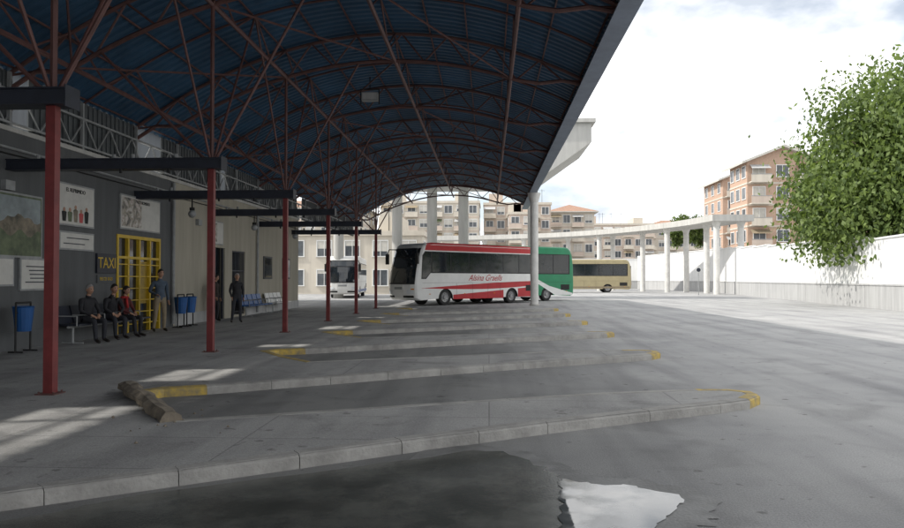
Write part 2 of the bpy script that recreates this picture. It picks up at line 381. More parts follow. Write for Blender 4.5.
d=MB(); y0,y1,z1=19.2,21.8,2.8
d.box(WX-0.12,y0,H,WX+0.03,y0+0.09,z1,'ydoor'); d.box(WX-0.12,y1-0.09,H,WX+0.03,y1,z1,'ydoor'); d.box(WX-0.12,y0+0.09,z1-0.09,WX+0.03,y1-0.09,z1,'ydoor'); d.box(WX-0.1,y0+0.09,2.15,WX+0.02,y1-0.09,2.22,'ydoor')
for i in range(1,4):
    yy=y0+(y1-y0)*i/4; d.box(WX-0.1,yy-0.04,H,WX+0.021,yy+0.04,z1-0.09,'ydoor')
for i in range(1,7):
    zz=H+0.33*i-0.1; d.box(WX-0.09,y0+0.09,zz-0.014,WX+0.012,y1-0.09,zz+0.014,'ydoor')
d.box(WX-0.08,y0+0.09,H,WX-0.07,y1-0.09,z1-0.09,'glass'); 
d.box(WX-0.068,y0+1.35,0.9,WX-0.066,y1-0.7,2.1,'amber')  # flat yellow panel, its colour stands in for light from inside
d.build('yellow_entrance_door',st)
d=MB(); d.box(WX-0.1,25.6,H,WX-0.05,25.7,2.75,'navy'); d.box(WX-0.1,27.2,H,WX-0.05,27.3,2.75,'navy'); d.box(WX-0.1,26.4,H,WX-0.05,26.5,2.75,'navy'); d.box(WX-0.2,25.6,H,WX-0.19,27.3,2.75,'glass')
d.build('dark_door',st)
d=MB()
for i in range(11): 
    yy=28.15+i*0.14; d.tube((WX-0.05,yy,0.2),(WX-0.05,yy,2.7),0.014,'navy')
for z in (0.3,1.1,1.9,2.65): d.box(WX-0.07,28.1,z,WX-0.03,29.6,z+0.04,'navy')
d.box(WX-0.25,28.1,0.2,WX-0.24,29.6,2.7,'glass'); d.build('barred_window',st)
for yy in (32,35):
    d=MB(); d.box(WX+0.002,yy,1.6,WX+0.06,yy+1.2,2.6,'graywall'); d.box(WX+0.061,yy+0.07,1.67,WX+0.065,yy+1.13,2.53,'glass'); d.build('window',st)
l=MB(); z0,z1=WT+0.18,WT+0.85
for z in (z0,z1): l.box(WX-0.04,-10,z-0.025,WX+0.04,54,z+0.025,'greytruss')
y=-10;i=0
while y<53.5:
    l.tube((WX,y,z0 if i%2 else z1),(WX,y+0.6,z1 if i%2 else z0),0.02,'greytruss',5)
    y+=0.6;i+=1
y=-10
while y<54:
    l.box(WX-0.035,y-0.035,WT+0.10,WX+0.035,y+0.035,zr(WX)-0.1,'greytruss'); y+=2.75
l.build('lattice_girder')
def picmat(name,cols,sc=2.5,dist=1.0):
    m=bpy.data.materials.new(name); m.use_nodes=True;nt=m.node_tree;N=nt.nodes;L=nt.links;b=N['Principled BSDF'];b.inputs['Roughness'].default_value=0.35
    tc=N.new('ShaderNodeTexCoord');n=N.new('ShaderNodeTexNoise');n.inputs['Scale'].default_value=sc;n.inputs['Detail'].default_value=5;n.inputs['Distortion'].default_value=dist
    L.new(tc.outputs['Object'],n.inputs['Vector']);r=N.new('ShaderNodeValToRGB'); e=r.color_ramp.elements
    while len(e)<len(cols): e.new(0.5)
    for i,c in enumerate(cols): e[i].position=0.3+0.4*i/(len(cols)-1); e[i].color=(*c,1)
    L.new(n.outputs[0],r.inputs[0]);L.new(r.outputs[0],b.inputs['Base Color']);return m
M['pic2']=picmat('figures_print',[(0.03,0.03,0.03),(0.18,0.17,0.15),(0.35,0.31,0.25),(0.6,0.58,0.55),(0.30,0.15,0.11)],6,0.6)
M['paper']=mat('printed_paper',(0.60,0.59,0.55),0.6,0.1,3)
M['posterblue']=mat('poster_sky_print',(0.24,0.28,0.29),0.5,0.35,2); M['posterbrown']=mat('poster_hill_print',(0.10,0.10,0.07),0.5,0.5,3,c2=(0.30,0.25,0.18)); M['postergreen']=mat('poster_green_print',(0.06,0.09,0.045),0.5,0.4,4,c2=(0.15,0.19,0.10))
def poster(y0,y1,z0,z1,pic='paper',lines=0,txt=None,tk='black',figs=0,base='paper'):
    p=MB(); hy=y1-y0;hz=z1-z0
    p.box(WX+0.004,y0,z0,WX+0.05,y1,z1,'greytruss'); p.box(WX+0.051,y0+0.04,z0+0.04,WX+0.055,y1-0.04,z1-0.04,base)
    if pic=='landscape':
        p.poly([(WX+.057,y0+.08,z0+hz*.55),(WX+.057,y1-.08,z0+hz*.5),(WX+.057,y1-.08,z1-.08),(WX+.057,y0+.08,z1-.08)],'posterblue')
        n_=24; tp=[(WX+.059,y0+.08+(hy-.16)*i/n_,z0+hz*(.6+.06*math.sin(i*.45)+.03*math.sin(i*1.9))) for i in range(n_+1)]
        p.poly([(WX+.059,y1-.08,z0+hz*.28),(WX+.059,y0+.08,z0+hz*.28)]+tp,'posterbrown')
        tp=[(WX+.061,y0+.08+(hy-.16)*i/n_,z0+hz*(.38+.06*math.sin(i*1.1+1))) for i in range(n_+1)]
        p.poly([(WX+.061,y1-.08,z0+hz*.22),(WX+.061,y0+.08,z0+hz*.22)]+tp,'postergreen')
    elif pic!='paper': p.box(WX+0.056,y0+.08,z0+.08,WX+0.058,y0+hy*.5,z1-.08,pic)
    for i in range(figs):
        c=y0+hy*(.15+.7*(i+.5)/figs); hh=hz*random.uniform(.3,.42); zb=z0+hz*.1; k=random.choice(['posterbrown','black','postergreen','busred'])
        p.poly([(WX+.059,c-.07,zb),(WX+.059,c+.07,zb),(WX+.059,c+.1,zb+hh*.7),(WX+.059,c+.03,zb+hh*.8),(WX+.059,c-.03,zb+hh*.8),(WX+.059,c-.1,zb+hh*.7)],k)
        p.tube((WX+.056,c,zb+hh*.9),(WX+.060,c,zb+hh*.9),.05,'skin',10)
    for i in range(lines):
        zz=z0+(z1-z0)*(0.2+0.6*(i+0.5)/lines); a=random.uniform(0.1,0.25); c=random.uniform(0.7,0.9)
        p.box(WX+0.056,y0+(y1-y0)*a,zz-0.012,WX+0.058,y0+(y1-y0)*c,zz+0.012,'navy')
    o=p.build('wall_poster')
    if txt: text(txt,hz*0.13,(WX+0.06,(y0+y1)/2,z1-hz*0.16),(math.radians(90),0,math.radians(90)),tk,o)
    return o
poster(13.0,15.85,2.05,3.4,'landscape',base='postergreen')
poster(16.3,18.0,2.85,3.85,'paper',txt='EL REPRIMIDO',figs=5)
poster(16.5,18.0,2.28,2.72,'paper',2)
poster(13.9,14.9,1.45,2.05,'pic2'); poster(15.1,16.5,1.35,2.05,'paper',5)
poster(19.3,21.7,2.95,3.9,'pic2',txt='    PACO ROMERO',figs=0)
poster(25.7,27.0,2.85,3.7,'pic2'); 
tx=MB(); tx.box(WX+0.004,18.15,1.75,WX+0.06,19.1,2.25,'navy'); tx.box(WX+0.004,18.2,1.5,WX+0.04,19.05,1.7,'graywall')
txo=tx.build('taxi_sign')
text('TAXI',0.40,(WX+0.065,18.62,2.0),(math.radians(90),0,math.radians(90)),'ydoor',txo)
text('953 22 10 21',0.12,(WX+0.045,18.62,1.6),(math.radians(90),0,math.radians(90)),'ydoor',txo)
def bin_(x,y):
    b=MB(); n=16
    vs=[];rs=[(0.15,0.42),(0.2,0.9),(0.215,0.92),(0.19,0.93),(0.14,0.5)]
    for r_,z in rs:
        for i in range(n): a=2*math.pi*i/n; vs.append((x+r_*math.cos(a),y+r_*math.sin(a),z+H))
    fs=[(q*n+i,q*n+(i+1)%n,(q+1)*n+(i+1)%n,(q+1)*n+i) for q in range(4) for i in range(n)]+[tuple(range(n))[::-1],tuple(range(4*n,5*n))]
    b.add(vs,fs,'bluepl')
    for s in(-1,1):
        b.tube((x,y+s*0.24,H),(x,y+s*0.24,H+1.0),0.02,'black'); b.tube((x,y+s*0.24,H+0.8),(x,y+s*0.19,H+0.8),0.015,'black')
        b.tube((x-0.15,y+s*0.24,H+0.015),(x+0.15,y+s*0.24,H+0.015),0.018,'black')
    b.tube((x,y-0.24,H+1.0),(x,y+0.24,H+1.0),0.02,'black')
    b.build('litter_bin')
bin_(-9.45,14.6); bin_(-9.45,22.3); bin_(-9.45,23.0)
def bench(y0,ns,k):
    b=MB(); x=-9.45
    for i in range(ns):
        y=y0+i*0.6
        b.box(x-0.2,y+0.03,H+0.42,x+0.24,y+0.55,H+0.46,k)
        vs=[(x-0.2,y+0.03,H+0.44),(x-0.2,y+0.55,H+0.44),(x-0.32,y+0.55,H+0.86),(x-0.32,y+0.03,H+0.86),(x-0.24,y+0.03,H+0.44),(x-0.24,y+0.55,H+0.44),(x-0.36,y+0.55,H+0.86),(x-0.36,y+0.03,H+0.86)]
        b.add(vs,[(0,1,2,3),(7,6,5,4),(0,3,7,4),(1,5,6,2),(2,6,7,3)],k)
        b.tube((x+0.2,y+0.01,H+0.42),(x+0.2,y+0.01,H+0.64),0.015,'greytruss');b.tube((x+0.2,y+0.01,H+0.64),(x-0.25,y+0.01,H+0.64),0.015,'greytruss')
    b.tube((x,y0,H+0.39),(x,y0+ns*0.6,H+0.39),0.03,'greytruss')
    for y in (y0+0.2,y0+ns*0.6-0.2):
        b.tube((x,y,H+0.39),(x,y,H+0.03),0.03,'greytruss'); b.tube((x-0.25,y,H+0.025),(x+0.25,y,H+0.025),0.022,'greytruss')
    b.build('waiting_bench')
bench(16.2,6,'navy'); bench(28.2,5,'bluepl' ); bench(31.8,4,'white')
# ---------------- people ----------------
def person(name,loc,rz,pose,top,pants,hair='hair',height=1.72,long_hair=False,scarf=None,lean=0.0,arm=0):
    s=height/1.72
    if pose=='stand':
        J=dict(pel=(0,0,.95),wai=(0,.01,1.1),che=(0,.0,1.28),nb=(0,-.01,1.44),nk=(0,.0,1.52))
        arms={-1:[(-.17,-.01,1.41),(-.23,-.05,1.14),(-.22,.05,.90)],1:[(.17,-.01,1.41),(.24,-.03,1.14),(.20,.12,.93)]}
        if arm: arms[1]=[(.17,-.01,1.41),(.27,-.08,1.15),(.17,.14,1.06)]
        legs={-1:[(-.095,0,.90),(-.12,.03,.50),(-.13,-.02,.09),(-.15,.15,.045)],1:[(.095,0,.90),(.13,.01,.50),(.16,-.05,.09),(.20,.11,.045)]}
    else:
        l=lean
        J=dict(pel=(0,.0,.56),wai=(0,-.01+l*.2,.70),che=(0,-.02+l*.6,.88),nb=(0,-.02+l,1.04),nk=(0,.01+l*1.1,1.12))
        arms={-1:[(-.17,-.02+l,1.00),(-.24,.06+l,.76),(-.12,.28,.66)],1:[(.17,-.02+l,1.00),(.25,.08+l,.76),(.10,.30,.66)]}
        legs={-1:[(-.10,.05,.54),(-.15,.46,.53),(-.14,.44,.09),(-.16,.62,.045)],1:[(.10,.05,.54),(.13,.47,.53),(.15,.55,.09),(.17,.73,.045)]}
    V=[];E=[];R=[];B=[]
    def v(p,r_,par=None,tag=None):
        V.append(Vector(p)*1.0);R.append(r_);i=len(V)-1
        if par is not None: E.append((par,i)); B.append((par,i,tag))
        return i
    pe=v(J['pel'],(.155,.115)); wa=v(J['wai'],(.14,.105),pe,'top'); ch=v(J['che'],(.165,.115),wa,'top'); nb=v(J['nb'],(.09,.07),ch,'top'); nk=v(J['nk'],(.055,.055),nb,'skin')
    hd=Vector(J['nk'])+Vector((0,.015,.06)); v(hd,(.055,.055),nk,'skin')
    for sd in (-1,1):
        a=arms[sd]; i=v(a[0],(.072,.07),ch,'top'); m1=(Vector(a[0])+Vector(a[1]))/2; i=v(m1,(.058,.058),i,'top'); i=v(a[1],(.046,.046),i,'top'); i=v(a[2],(.032,.032),i,'top')
        w=Vector(a[2]); d=(w-Vector(a[1])).normalized(); side=Vector((sd,0,0)) if pose=='sit' else Vector((0,1,0)); side=(side-d*side.dot(d)).normalized(); nn=d.cross(side)
        pm=w+d*.05; ip=v(pm,(.036,.018),i,'skin')
        for q,(o_,ln) in enumerate(((-.027,.062),(-.009,.075),(.009,.08),(.027,.07))):
            b0=pm+d*.035+side*o_; j=v(b0,(.0095,.0095),ip,'skin'); j=v(b0+d*ln*.5+nn*sd*.006,(.009,.009),j,'skin'); v(b0+d*ln*.9+nn*sd*.025,(.007,.007),j,'skin')
        j=v(w+d*.03+side*(.035),(.011,.011),ip,'skin'); v(w+d*.075+side*.06,(.009,.009),j,'skin')
        g_=legs[sd]; i=v(g_[0],(.098,.098),pe,'pants'); m1=(Vector(g_[0])+Vector(g_[1]))/2; i=v(m1,(.085,.085),i,'pants'); i=v(g_[1],(.063,.063),i,'pants'); m2=(Vector(g_[1])*.6+Vector(g_[2])*.4); i=v(m2,(.06,.06),i,'pants'); i=v(g_[2],(.046,.046),i,'pants'); v(g_[3],(.042,.035),i,'shoe')
    me=bpy.data.meshes.new(name+'_sk'); me.from_pydata(V,E,[]); ob=bpy.data.objects.new(name+'_sk',me); COL.objects.link(ob)
    md=ob.modifiers.new('s','SKIN'); sv=me.skin_vertices[0].data
    for i,r_ in enumerate(R): sv[i].radius=r_; sv[i].use_root=(i==0)
    ob.modifiers.new('u','SUBSURF').levels=1
    dg=bpy.context.evaluated_depsgraph_get(); dg.update(); ev=bpy.data.meshes.new_from_object(ob.evaluated_get(dg))
    bpy.data.objects.remove(ob)
    mb=MB(); mb.v=[tuple(x.co) for x in ev.vertices]
    mk={'top':top,'pants':pants,'skin':'skin','shoe':'shoe'}
    for p in ev.polygons:
        c=p.center; best=None;bd=9
        for a,b_,t in B:
            A=V[a];Bv=V[b_];dd=Bv-A; t_=max(0,min(1,(c-A).dot(dd)/max(dd.length_squared,1e-9))); q=(c-(A+dd*t_)).length/ (0.5*(R[a][0]+R[b_][0]))
            if q<bd: bd=q;best=t
        mb.f.append(tuple(p.vertices)); mb.m.append(mb.mi(mk[best]))
    hc=hd+Vector((0,.025,.075)); n_=14; vs=[];fs=[]
    for i in range(n_+1):
        t=math.pi*i/n_
        for j in range(2*n_):
            a=math.pi*j/n_; x=math.sin(t)*math.cos(a); y=math.sin(t)*math.sin(a); z=math.cos(t)
            px=.076*x*(1-.22*max(0,-z)); py=.098*y*(1-.12*max(0,-z)); pz=.122*z
            if y>.75 and abs(x)<.22 and -.45<z<.15: py+=.022*(1-abs(x)/.22)*(0.4-z)
            if y>.6 and .02<z<.25 and .15<abs(x)<.6: py-=.006
            if y>.6 and z<-.65: py+=.008
            vs.append(hc+Vector((px,py,pz)))
    w_=2*n_
    for i in range(n_):
        for j in range(w_): fs.append((i*w_+j,(i+1)*w_+j,(i+1)*w_+(j+1)%w_,i*w_+(j+1)%w_))
    mb.add(vs,fs,'skin')
    for sd in(-1,1):
        mb.sphere(hc+Vector((sd*.030,.087,.012)),.010,'eye',5); mb.sphere(hc+Vector((sd*.078,-.005,-.005)),.03,'skin',6,.35,.7,1.05)
        mb.tube(hc+Vector((sd*.018,.094,.032)),hc+Vector((sd*.046,.084,.030)),.004,hair,5)
    mb.tube(hc+Vector((-.024,.088,-.055)),hc+Vector((.024,.088,-.055)),.006,'lip',5)
    vs=[];fs=[];n2=9;w2=20; low=2.3 if long_hair else 1.9
    for i in range(n2+1):
        for j in range(w2):
            a=2*math.pi*j/w2; front=max(0,math.sin(a)); t=(low-(low-1.02)*front**.6)*i/n2
            vs.append(hc+Vector((.085*math.sin(t)*math.cos(a),.107*math.sin(t)*math.sin(a)-.006,.131*math.cos(t)+.003)))
    for i in range(n2):
        for j in range(w2): fs.append((i*w2+j,(i+1)*w2+j,(i+1)*w2+(j+1)%w2,i*w2+(j+1)%w2))
    mb.add(vs,fs,hair)
    if scarf:
        c=Vector(J['nb'])+Vector((0,.01,.03))
        for i in range(12):
            a=2*math.pi*i/12;b2=2*math.pi*(i+1)/12
            mb.tube(c+Vector((.085*math.cos(a),.075*math.sin(a),0)),c+Vector((.085*math.cos(b2),.075*math.sin(b2),0)),.035,scarf,6)
        mb.tube(c+Vector((.03,.09,0)),c+Vector((.04,.14,-.28)),.035,scarf,6)
    o=mb.build(name,smooth=True); o.location=loc; o.rotation_euler=(0,0,rz); o.scale=(s,s,s); return o
M['coat1']=mat('black_jacket',(0.02,0.02,0.024),0.8,0.3,8); M['coat2']=mat('dark_brown_coat',(0.035,0.025,0.02),0.85,0.3,8)
M['coat3']=mat('maroon_coat',(0.10,0.02,0.02),0.85,0.3,8); M['scarf']=mat('red_scarf',(0.45,0.03,0.03),0.85,0.2,8)
M['bluetop']=mat('blue_shirt',(0.06,0.085,0.12),0.8,0.2,8); M['tan']=mat('tan_trousers',(0.26,0.21,0.14),0.85,0.15,8); M['dkpants']=mat('dark_trousers',(0.03,0.032,0.04),0.85,0.2,8)
D=math.radians
person('seated_man',(-9.47,17.0,H-0.02),D(-115),'sit','coat1','dkpants','greyhair',lean=0.06)
person('seated_man',(-9.47,18.05,H-0.02),D(-122),'sit','coat1','dkpants','hair',lean=0.16)
person('seated_woman',(-9.47,18.75,H-0.02),D(-105),'sit','coat3','coat1','hair',1.65,True,'scarf',0.05)
person('standing_man',(-9.2,20.3,H),D(-130),'stand','bluetop','tan','hair',1.70,arm=1)
person('standing_man',(-8.5,24.6,H),D(-150),'stand','coat1','dkpants','greyhair',1.62)
person('standing_woman',(-9.5,25.3,H),D(-100),'stand','coat2','coat1','hair',1.58,True)
# ---------------- buses ----------------
def bus(name,loc,rz,livery,Lb=12.0,Ht=3.65,lettering=None):
    P=empty(name,loc,rz); dL=12-Lb; fz=Ht-3.65
    def X(x): return x+dL if x<-2 else x
    def Xs(x): return x if x>0 else x*(6-dL)/6
    rw=-3.2+dL; arches=(3.3,rw)
    O=[(X(-5.95),.5),(X(-6.0),1.2),(X(-5.96),2.4),(X(-5.85),3.1),(X(-5.68),3.45),(X(-5.4),3.62),(X(-5.0),3.65),(0,3.65),(4.4,3.65),(4.95,3.6),(5.3,3.46),(5.5,3.2),(5.68,2.75),(5.84,2.2),(5.95,1.6),(6.0,1.2),(6.0,.8),(5.93,.45),(5.7,.34)]
    archidx=[]
    for cx in arches:
        for i in range(11):
            a=math.pi*i/10; archidx.append(len(O)); O.append((cx+.60*math.cos(a),max(.34,.42+.60*math.sin(a))))
    O.append((X(-5.7),.36))
    O=[(x,z+(fz*(z-1)/2.65 if z>1 else 0)) for x,z in O]
    def Tm(x,z,y,i=0):
        x2=x*(1-i/6) if abs(x)>5 or (x<X(-5)) else x
        z2=z-i*(z-1)/2.65 if z>1 else z
        sx=max(0,min(1,(x-4.6)/1.0)); x2-=.34*(abs(y)/1.25)**3*sx
        return (x2,y,z2)
    stn=[(-1.25,.12),(-1.235,.05),(-1.17,0),(-.9,0),(-.45,0),(0,0),(.45,0),(.9,0),(1.17,0),(1.235,.05),(1.25,.12)]
    b=MB(); m=len(O); vs=[]
    for y,i in stn:
        for x,z in O: vs.append(Tm(x,z,y,i))
    groups={}
    for q in range(len(stn)-1):
        for j in range(m):
            j2=(j+1)%m; f=(q*m+j,(q+1)*m+j,(q+1)*m+j2,q*m+j2)
            if j in archidx: k='black'
            elif 5<=j<=8: k=livery['roof']
            elif j<5: k=livery['rear']
            else: k=livery['body']
            groups.setdefault(k,[]).append(f)
    groups.setdefault(livery['body'],[]).append(tuple(range(m))[::-1]); groups[livery['body']].append(tuple(range((len(stn)-1)*m,len(stn)*m)))
    b.v+=vs
    for k,fs in groups.items():
        i=b.mi(k)
        for f in fs: b.f.append(f); b.m.append(i)
    ob=b.build('body',P); tri(ob)
    gl=MB(); zt=3.12+fz; zb=1.95
    for sd in(-1,1):
        y1=sd*1.2555; y2=sd*1.2590
        def pl(pts,y,k): 
            q=[(x,y,z) for x,z in pts]; gl.poly(q if sd<0 else q[::-1],k)
        xr=X(-5.55)
        for q_,(pts,k) in enumerate(livery['side']): pl([(Xs(x) ,z+(fz if z>2.9 else 0)) for x,z in pts],sd*(1.2515+.0008*q_),k)
        pl([(xr,zb),(4.55,zb),(4.9,1.6),(5.28,1.6),(5.2,zt-.25),(5.0,zt),(xr,zt)],y1,'black')
        nw=6; xs=[xr+.08+(4.45-xr-.08)*i/nw for i in range(nw+1)]
        for i in range(nw): pl([(xs[i]+.03,zb+.06),(xs[i+1]-.03,zb+.06),(xs[i+1]-.03,zt-.05),(xs[i]+.03,zt-.05)],y2,'glass')
        pl([(4.52,zb+.06),(4.93,1.66),(5.22,1.66),(5.14,zt-.3),(4.95,zt-.05),(4.52,zt-.05)],y2,'glass')
        for xx in (2.4,1.0,-.4,-1.8+dL*.5): gl.box(xx-.006,min(sd*1.256,sd*1.2575),.4,xx+.006,max(sd*1.256,sd*1.2575),1.35,'black')
        gl.box(X(-5.9)+.2,min(sd*1.256,sd*1.2576),1.37,5.2,max(sd*1.256,sd*1.2576),1.38,'black')
        gl.box(X(-5.5),min(sd*1.256,sd*1.262),.8,X(-4.6),max(sd*1.256,sd*1.262),1.2,'black')
        for xx in (4.6,1.7,-1.0,X(-5.2)): gl.box(xx-.06,min(sd*1.256,sd*1.268),.68,xx+.06,max(sd*1.256,sd*1.268),.72,'amberlamp')
    gl.box(4.1,-1.262,.5,4.13,-1.26,3.0,'black');gl.box(4.95,-1.262,.5,4.98,-1.26,3.0,'black')
    o=gl.build('side_windows_and_trim',P); tri(o)
    front=[(x,z) for x,z in O[9:18]]
    def fx(z):
        pts=sorted(front,key=lambda p:p[1])
        for a,c in zip(pts,pts[1:]):
            if a[1]<=z<=c[1]: return a[0]+(c[0]-a[0])*(z-a[1])/(c[1]-a[1]+1e-9)
        return pts[-1][0]
    fr=MB()
    def patch(z0,z1,ya,yb,k,offx=.012,nz=8,ny=12):
        vs=[];fs=[]
        for i in range(nz+1):
            z=z0+(z1-z0)*i/nz
            for j in range(ny+1):
                y=ya+(yb-ya)*j/ny; t=Tm(fx(z),z,y); vs.append((t[0]+offx,t[1],t[2]+offx*.3))
        for i in range(nz):
            for j in range(ny): fs.append((i*(ny+1)+j,i*(ny+1)+j+1,(i+1)*(ny+1)+j+1,(i+1)*(ny+1)+j))
        fr.add(vs,fs,k)
    patch(1.28,3.3+fz,-1.17,1.17,'black',.020,14,16); patch(1.36,2.72+fz,-1.13,1.13,'glass',.028,14,16); patch(2.78+fz,3.22+fz,-1.1,1.1,'glass',.028,10,16)
    patch(.98,1.12,-.35,.35,'greytruss',.02,2,4); patch(.42,.55,-.28,.28,'white',.02,2,4)
    patch(.36,.62,-1.1,-.4,'black',.012,2,4);patch(.36,.62,.4,1.1,'black',.012,2,4)
    for sd in (-1,1): 
        a,c=sorted((sd*.72,sd*1.13)); patch(.72,.95,a,c,'lamp',.022,3,6); a,c=sorted((sd*.98,sd*1.15)); patch(.96,1.03,a,c,'amberlamp',.022,1,3)
    for sd in(-1,1):
        p0=Tm(fx(3.2+fz),3.25+fz,sd*1.05); e=(p0[0]+.35,sd*1.30,3.25+fz); e2=(p0[0]+.42,sd*1.38,2.95+fz)
        fr.tube(p0,e,.03,'black',8);fr.tube(e,e2,.03,'black',8); fr.box(e2[0]-.06,sd*1.38-.11,2.35+fz,e2[0]+.06,sd*1.38+.11,2.98+fz,'black')
    for yy in (-.5,.5):
        a=Tm(fx(1.4),1.4,yy);c=Tm(fx(2.1),2.1,yy+.35); fr.tube((a[0]+.05,a[1],a[2]),(c[0]+.06,c[1],c[2]),.012,'black',5)
    xr=X(-6.0)
    fr.box(xr-.012,-.95,1.9,xr+.1,.95,2.9+fz,'glass')
    for sd in(-1,1): a,c=sorted((sd*.85,sd*1.1)); fr.box(xr-.02,a,.9,xr+.1,c,1.25,livery.get('tail','busred'))
    fr.build('front_glass_lamps_mirrors',P)
    wh=MB()
    for cx in arches:
        for sd in(-1,1):
            def ring(r0,y0,r1,y1,k,n=28):
                vs=[];
                for r_,yy in((r0,y0),(r1,y1)):
                    for i in range(n): a=2*math.pi*i/n; vs.append((cx+r_*math.cos(a),yy*sd,.5+r_*math.sin(a)))
                wh.add(vs,[(i,(i+1)%n,n+(i+1)%n,n+i) for i in range(n)],k)
            ring(.5,.88,.5,1.16,'black');ring(.5,1.16,.46,1.2,'black');ring(.46,1.2,.31,1.2,'black');ring(.31,1.2,.28,1.14,'chrome');ring(.28,1.14,.13,1.12,'chrome');ring(.13,1.12,.11,1.2,'chrome');ring(.11,1.2,.001,1.2,'chrome'); ring(.5,.88,.001,.88,'black')
            for i in range(8): a=i*math.pi/4; c=(cx+.2*math.cos(a),sd*1.13,.5+.2*math.sin(a)); wh.tube((c[0],sd*1.12,c[2]),(c[0],sd*1.15,c[2]),.018,'black',6)
    wh.build('wheels',P)
    if lettering:
        for sd in(-1,1):
            text(lettering,.55,(-.3+dL*.3,sd*1.264,1.66),(math.radians(90),0,0 if sd<0 else math.pi),livery.get('ink','busred'),P,shear=.5,ext=.001)
    return P
def wave(x0,x1,f0,f1,n=16):
    t=[x0+(x1-x0)*i/n for i in range(n+1)]
    return [(x,f0(x)) for x in t]+[(x,f1(x)) for x in reversed(t)]
uu=lambda x:max(0.0,min(1.0,(x-5.2)/(-5.85-5.2)))
redsw=[([(-5.8,3.18),(5.0,3.18),(4.9,3.5),(-5.6,3.5)],'busred'),
 (wave(2.68,-2.05,lambda x:.37,lambda x:.5+.6*uu(x)),'busred'),
 (wave(-3.6,-5.75,lambda x:.42,lambda x:.5+.6*uu(x)),'busred'),
 (wave(5.25,-5.85,lambda x:1.05+.14*uu(x)-.15*math.sin(math.pi*uu(x)),lambda x:1.06+.42*uu(x)**1.3+.1*math.sin(math.pi*uu(x))),'busred')]
red=dict(body='white',roof='busred',rear='white',ink='busred',side=redsw)
bus('coach',(-1.25,48.1,0),D(-133.5),red,11.5,3.78,'Alsina Graells')
grn=dict(body='busgreen',roof='busgreen',rear='busgreen',ink='white',side=[([(-5.8,.42),(-4.0,.42),(-2.2,1.3),(-.8,1.8),(-1.6,1.85),(-3.4,1.1),(-5.85,.55)],'white')])
hx=D(180+40); fd=Vector((math.cos(hx),math.sin(hx))); lf=Vector((-fd.y,fd.x))
rc=Vector((6.3,56.0)); ctr=rc+fd*5.9-lf*1.25
bus('coach',(ctr.x,ctr.y,0),hx,grn,12,3.95,None)
crm=dict(body='buscream',roof='buscream',rear='buscream',ink='black',side=[([(-5.8,.5),(5.3,.5),(5.3,.72),(-5.8,.72)],'tan')])
bus('coach',(10.7,89,0),D(183),crm,12,3.9)
wht=dict(body='white',roof='white',rear='white',ink='bluepl',side=[([(-5.8,.5),(5.3,.5),(5.3,.72),(-5.8,.72)],'bluepl')])
bus('coach',(-12.6,66,0),D(-84),wht,12,3.5)
# ---------------- concrete structures ----------------
cs=MB()
def ext(profile,y0,y1,k):
    m=len(profile); vs=[(x,y0,z) for x,z in profile]+[(x,y1,z) for x,z in profile]
    cs.add(vs,[tuple(range(m)),tuple(range(m,2*m))[::-1]]+[(i,m+i,m+(i+1)%m,(i+1)%m) for i in range(m)],k)
ext([(-16,13.8),(-16,12.5),(-12,9.4),(3.9,9.4),(8.0,12.3),(8.0,13.8)],58,66,'conc')
ext([(-16.3,14.1),(-16.3,13.8),(8.3,13.8),(8.3,14.1)],57.7,66.3,'conc')
for x in (-12.5,-7.6,-4.7,-2.1,3.6): cs.tube((x,61,0),(x,61,9.4),0.42,'conc',20)
cs.build('concrete_portal')
ctrl=[(25.0,77),(24,84),(21,93),(16,102),(9,109),(0,113.5),(-10,115.5)]
def crv(t):
    n_=len(ctrl)-1; i=min(int(t*n_),n_-1); u=t*n_-i
    p=[Vector(ctrl[max(0,min(n_,i+q))]) for q in(-1,0,1,2)]
    return 0.5*((2*p[1])+(-p[0]+p[2])*u+(2*p[0]-5*p[1]+4*p[2]-p[3])*u*u+(-p[0]+3*p[1]-3*p[2]+p[3])*u**3)
pg=MB(); NN=48; ringv=[]
for i in range(NN+1):
    t=i/NN; p=crv(t); d_=(crv(min(1,t+.01))-crv(max(0,t-.01))).normalized(); nr=Vector((d_.y,-d_.x))
    a=p-nr*2.2; c=p+nr*2.2
    ringv+=[(a.x,a.y,7.55),(a.x,a.y,8.2),(c.x,c.y,8.2),(c.x,c.y,7.55)]
fs=[]
for i in range(NN):
    for j in range(4): fs.append((i*4+j,i*4+(j+1)%4,(i+1)*4+(j+1)%4,(i+1)*4+j))
fs+=[(0,1,2,3),(NN*4+3,NN*4+2,NN*4+1,NN*4)]
pg.add(ringv,fs,'conc')
for i in range(9):
    t=.04+i*.115
    p=crv(t); d_=(crv(min(1,t+.01))-crv(max(0,t-.01))).normalized(); nr=Vector((d_.y,-d_.x))
    for s in (-1.3,1.3) if i%2==0 else (0,):
        q=p+nr*s; pg.tube((q.x,q.y,0),(q.x,q.y,7.55),.32,'white_post',18); pg.tube((q.x,q.y,7.1),(q.x,q.y,7.55),.325,'white_post',18,.5)
pg.build('curved_pergola')
w=MB()
A=Vector((19.0,22)); Bp=Vector((20.4,37)); C=Vector((27.5,93))
